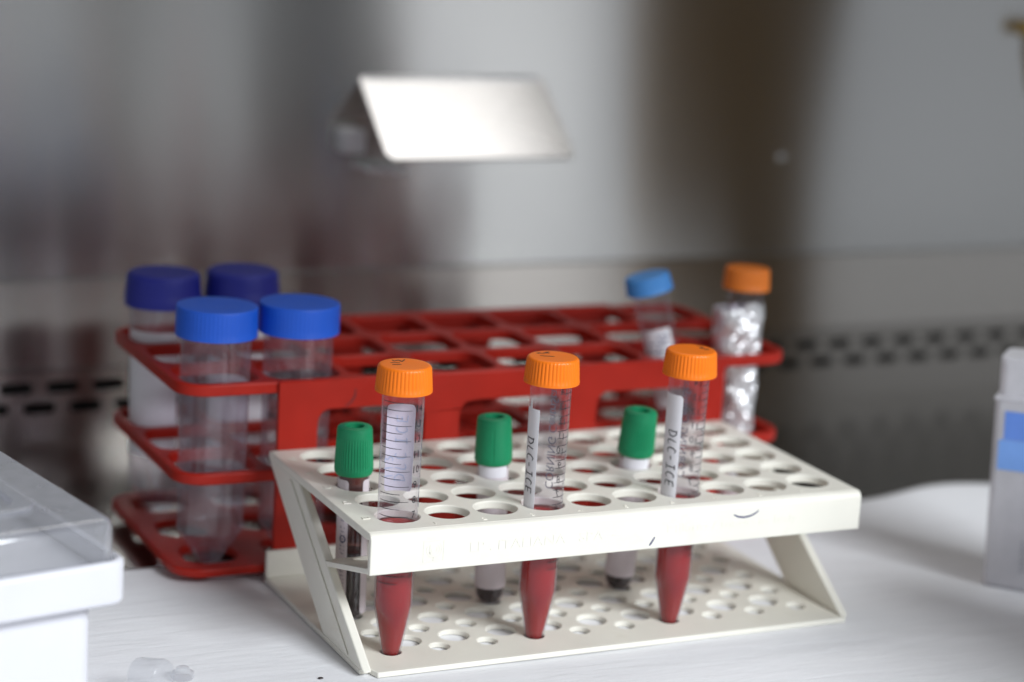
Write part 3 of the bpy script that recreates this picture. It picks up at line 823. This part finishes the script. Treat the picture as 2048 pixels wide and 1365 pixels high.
# ------------------------------------------------------------------ clear case at the right edge
cs = empty('clear_case', (292.5, 4, 0), radians(-48), 'tall translucent plastic case with blue card at the right edge', 'case', rot=(0, radians(-2.2), radians(-48)))
mb = MB(); mb.plate(rrect(0, 62, 0, 26, 3, 4), [rrect(1.5, 60.5, 1.5, 24.5, 2, 4)], 1.5, 88); mb.build('case_body', 'case', cs, bevel=0.5)
mb = MB(); mb.plate(rrect(0, 62, 0, 26, 3, 4), [], 0.1, 1.4); mb.build('case_bottom', 'case', cs, bevel=0.3)
mb = MB(); mb.plate(rrect(1, 61, 1, 25, 4, 5), [rrect(2.5, 59.5, 2.5, 23.5, 3, 5)], 88.7, 104); mb.plate(rrect(1, 61, 1, 25, 4, 5), [], 104.1, 106); cl = mb.build('case_lid', 'case', cs, bevel=1.2, seg=3)
mb = MB(); mb.box(-0.4, 62.4, -0.5, 26.4, 86.4, 88.6); mb.build('lid_rim', 'case', cs, bevel=0.8)
mb = MB(); mb.box(5, 57, -0.25, -0.03, 69, 82.0); mb.build('blue_card', 'label_blue', cs)
mb = MB(); mb.box(3, 24, -0.25, -0.03, 55, 68.8); mb.build('light_blue_card', 'label_blue_light', cs)
for i in range(4):
    mb = MB(); mb.lathe([(4.6, 2), (5.2, 6), (5.2, 52)], 20); mb.v = [(x + 11 + 13 * i, y + 14, z) for x, y, z in mb.v]; mb.build('vial', 'case', cs)
mb = MB(); random.seed(5)
for r_i in range(7):
    x = 16.0
    while x < 46:
        l = random.uniform(0.8, 2.4); mb.ribbon([(x, 0), (x + l, 0)], 0.9, (lambda zz: (lambda u, v, h: (u, -0.03 - h, zz + v)))(9 + 2.2 * r_i), 0.03); x += l + random.uniform(0.5, 1.1)
mb.build('printed_text', 'print_grey', cs, smooth=False)

# ------------------------------------------------------------------ small things on the cloth
cc = empty('ribbed_stopper', (-93, 0.5, 0), 0, 'small clear ribbed cap lying on the cloth at the lower left', 'cap', rot=(radians(78), 0, radians(35)))
mb = MB(); ribbed_cap(mb, 0, 12, 6.8, 6.6, 24, 1.0, 0.3, 0.6); mb.v = [(x, y, z) for x, y, z in mb.v]
mb.build('shell', 'cap_clear', cc, angle=40)
cc.location = (-103.5 * S, -7.5 * S, 6.9 * S)
vp = empty('loose_stopper', (-84, 2.0, 0.2), 0, 'tiny clear stopper lying beside the clear ribbed cap', 'stopper')
mb = MB(); mb.lathe([(4.2, 0), (4.6, 0.8), (4.4, 2.2), (3.0, 2.6), (2.4, 4.2), (1.9, 4.4)], 28); mb.build('plug', 'cap_clear', vp)
mb = MB(); mb.lathe([(0.95, -0.1), (0.8, 0.12), (0.2, 0.18)], 14); mb.v = [(x * (1.5 if x > 0 else 0.9), y, z) for x, y, z in mb.v]
sp = mb.build('blood_drop', 'dark_blood'); sp.location = (-34.2 * S, -13.2 * S, 0.1 * S)
tag(sp, 'tiny dark blood spot on the cloth by the rack foot', 'blood spot')

# ------------------------------------------------------------------ unseen things added to shape the steel wall's reflections
fb = empty('added_brown_box', (632, -138, -2.2), 0, 'unseen brown box added to put a brown band in the back wall reflection', 'box')
mb = MB(); loft(mb, [(rrect(-72, 88, -15, 15, 4), 0), (rrect(-91, 120, -17, 17, 4), 300)]); mb.build('box_body', 'brown', fb, bevel=1)  # added shape, tapered to give the mirrored brown band its outline
mb = MB(); loft(mb, [(rrect(-93, 122, -18, 18, 4), 300.5), (rrect(-94, 123, -18, 18, 4), 330)]); mb.build('box_lid', 'brown', fb, bevel=1)
for x0, x1, y0 in ((905, 1085, -1900), (640, 700, -1960)):
    mb = MB(); mb.box(x0, x1, y0 - 60, y0, -900, 1200)
    o = mb.build('added_dark_panel', 'charcoal', bevel=8); tag(o, kind='structure')  # unseen dark uprights added to give the wall dark reflected streaks

db = empty('added_dark_box', (312, -215, -2.2), 0, 'unseen low dark grey box added to darken the back wall reflection', 'box')
mb = MB(); mb.box(-46, 46, -60, 60, 6, 150); mb.build('housing', 'charcoal', db, bevel=8, seg=3)  # added block, mirrored as the dark band left of the pale one
for u in (-34, 34):
    for v in (-48, 48):
        mb = MB(); mb.lathe([(8, 0), (9, 6)], 20); mb.v = [(x + u, y + v, z) for x, y, z in mb.v]; mb.build('foot', 'charcoal', db)
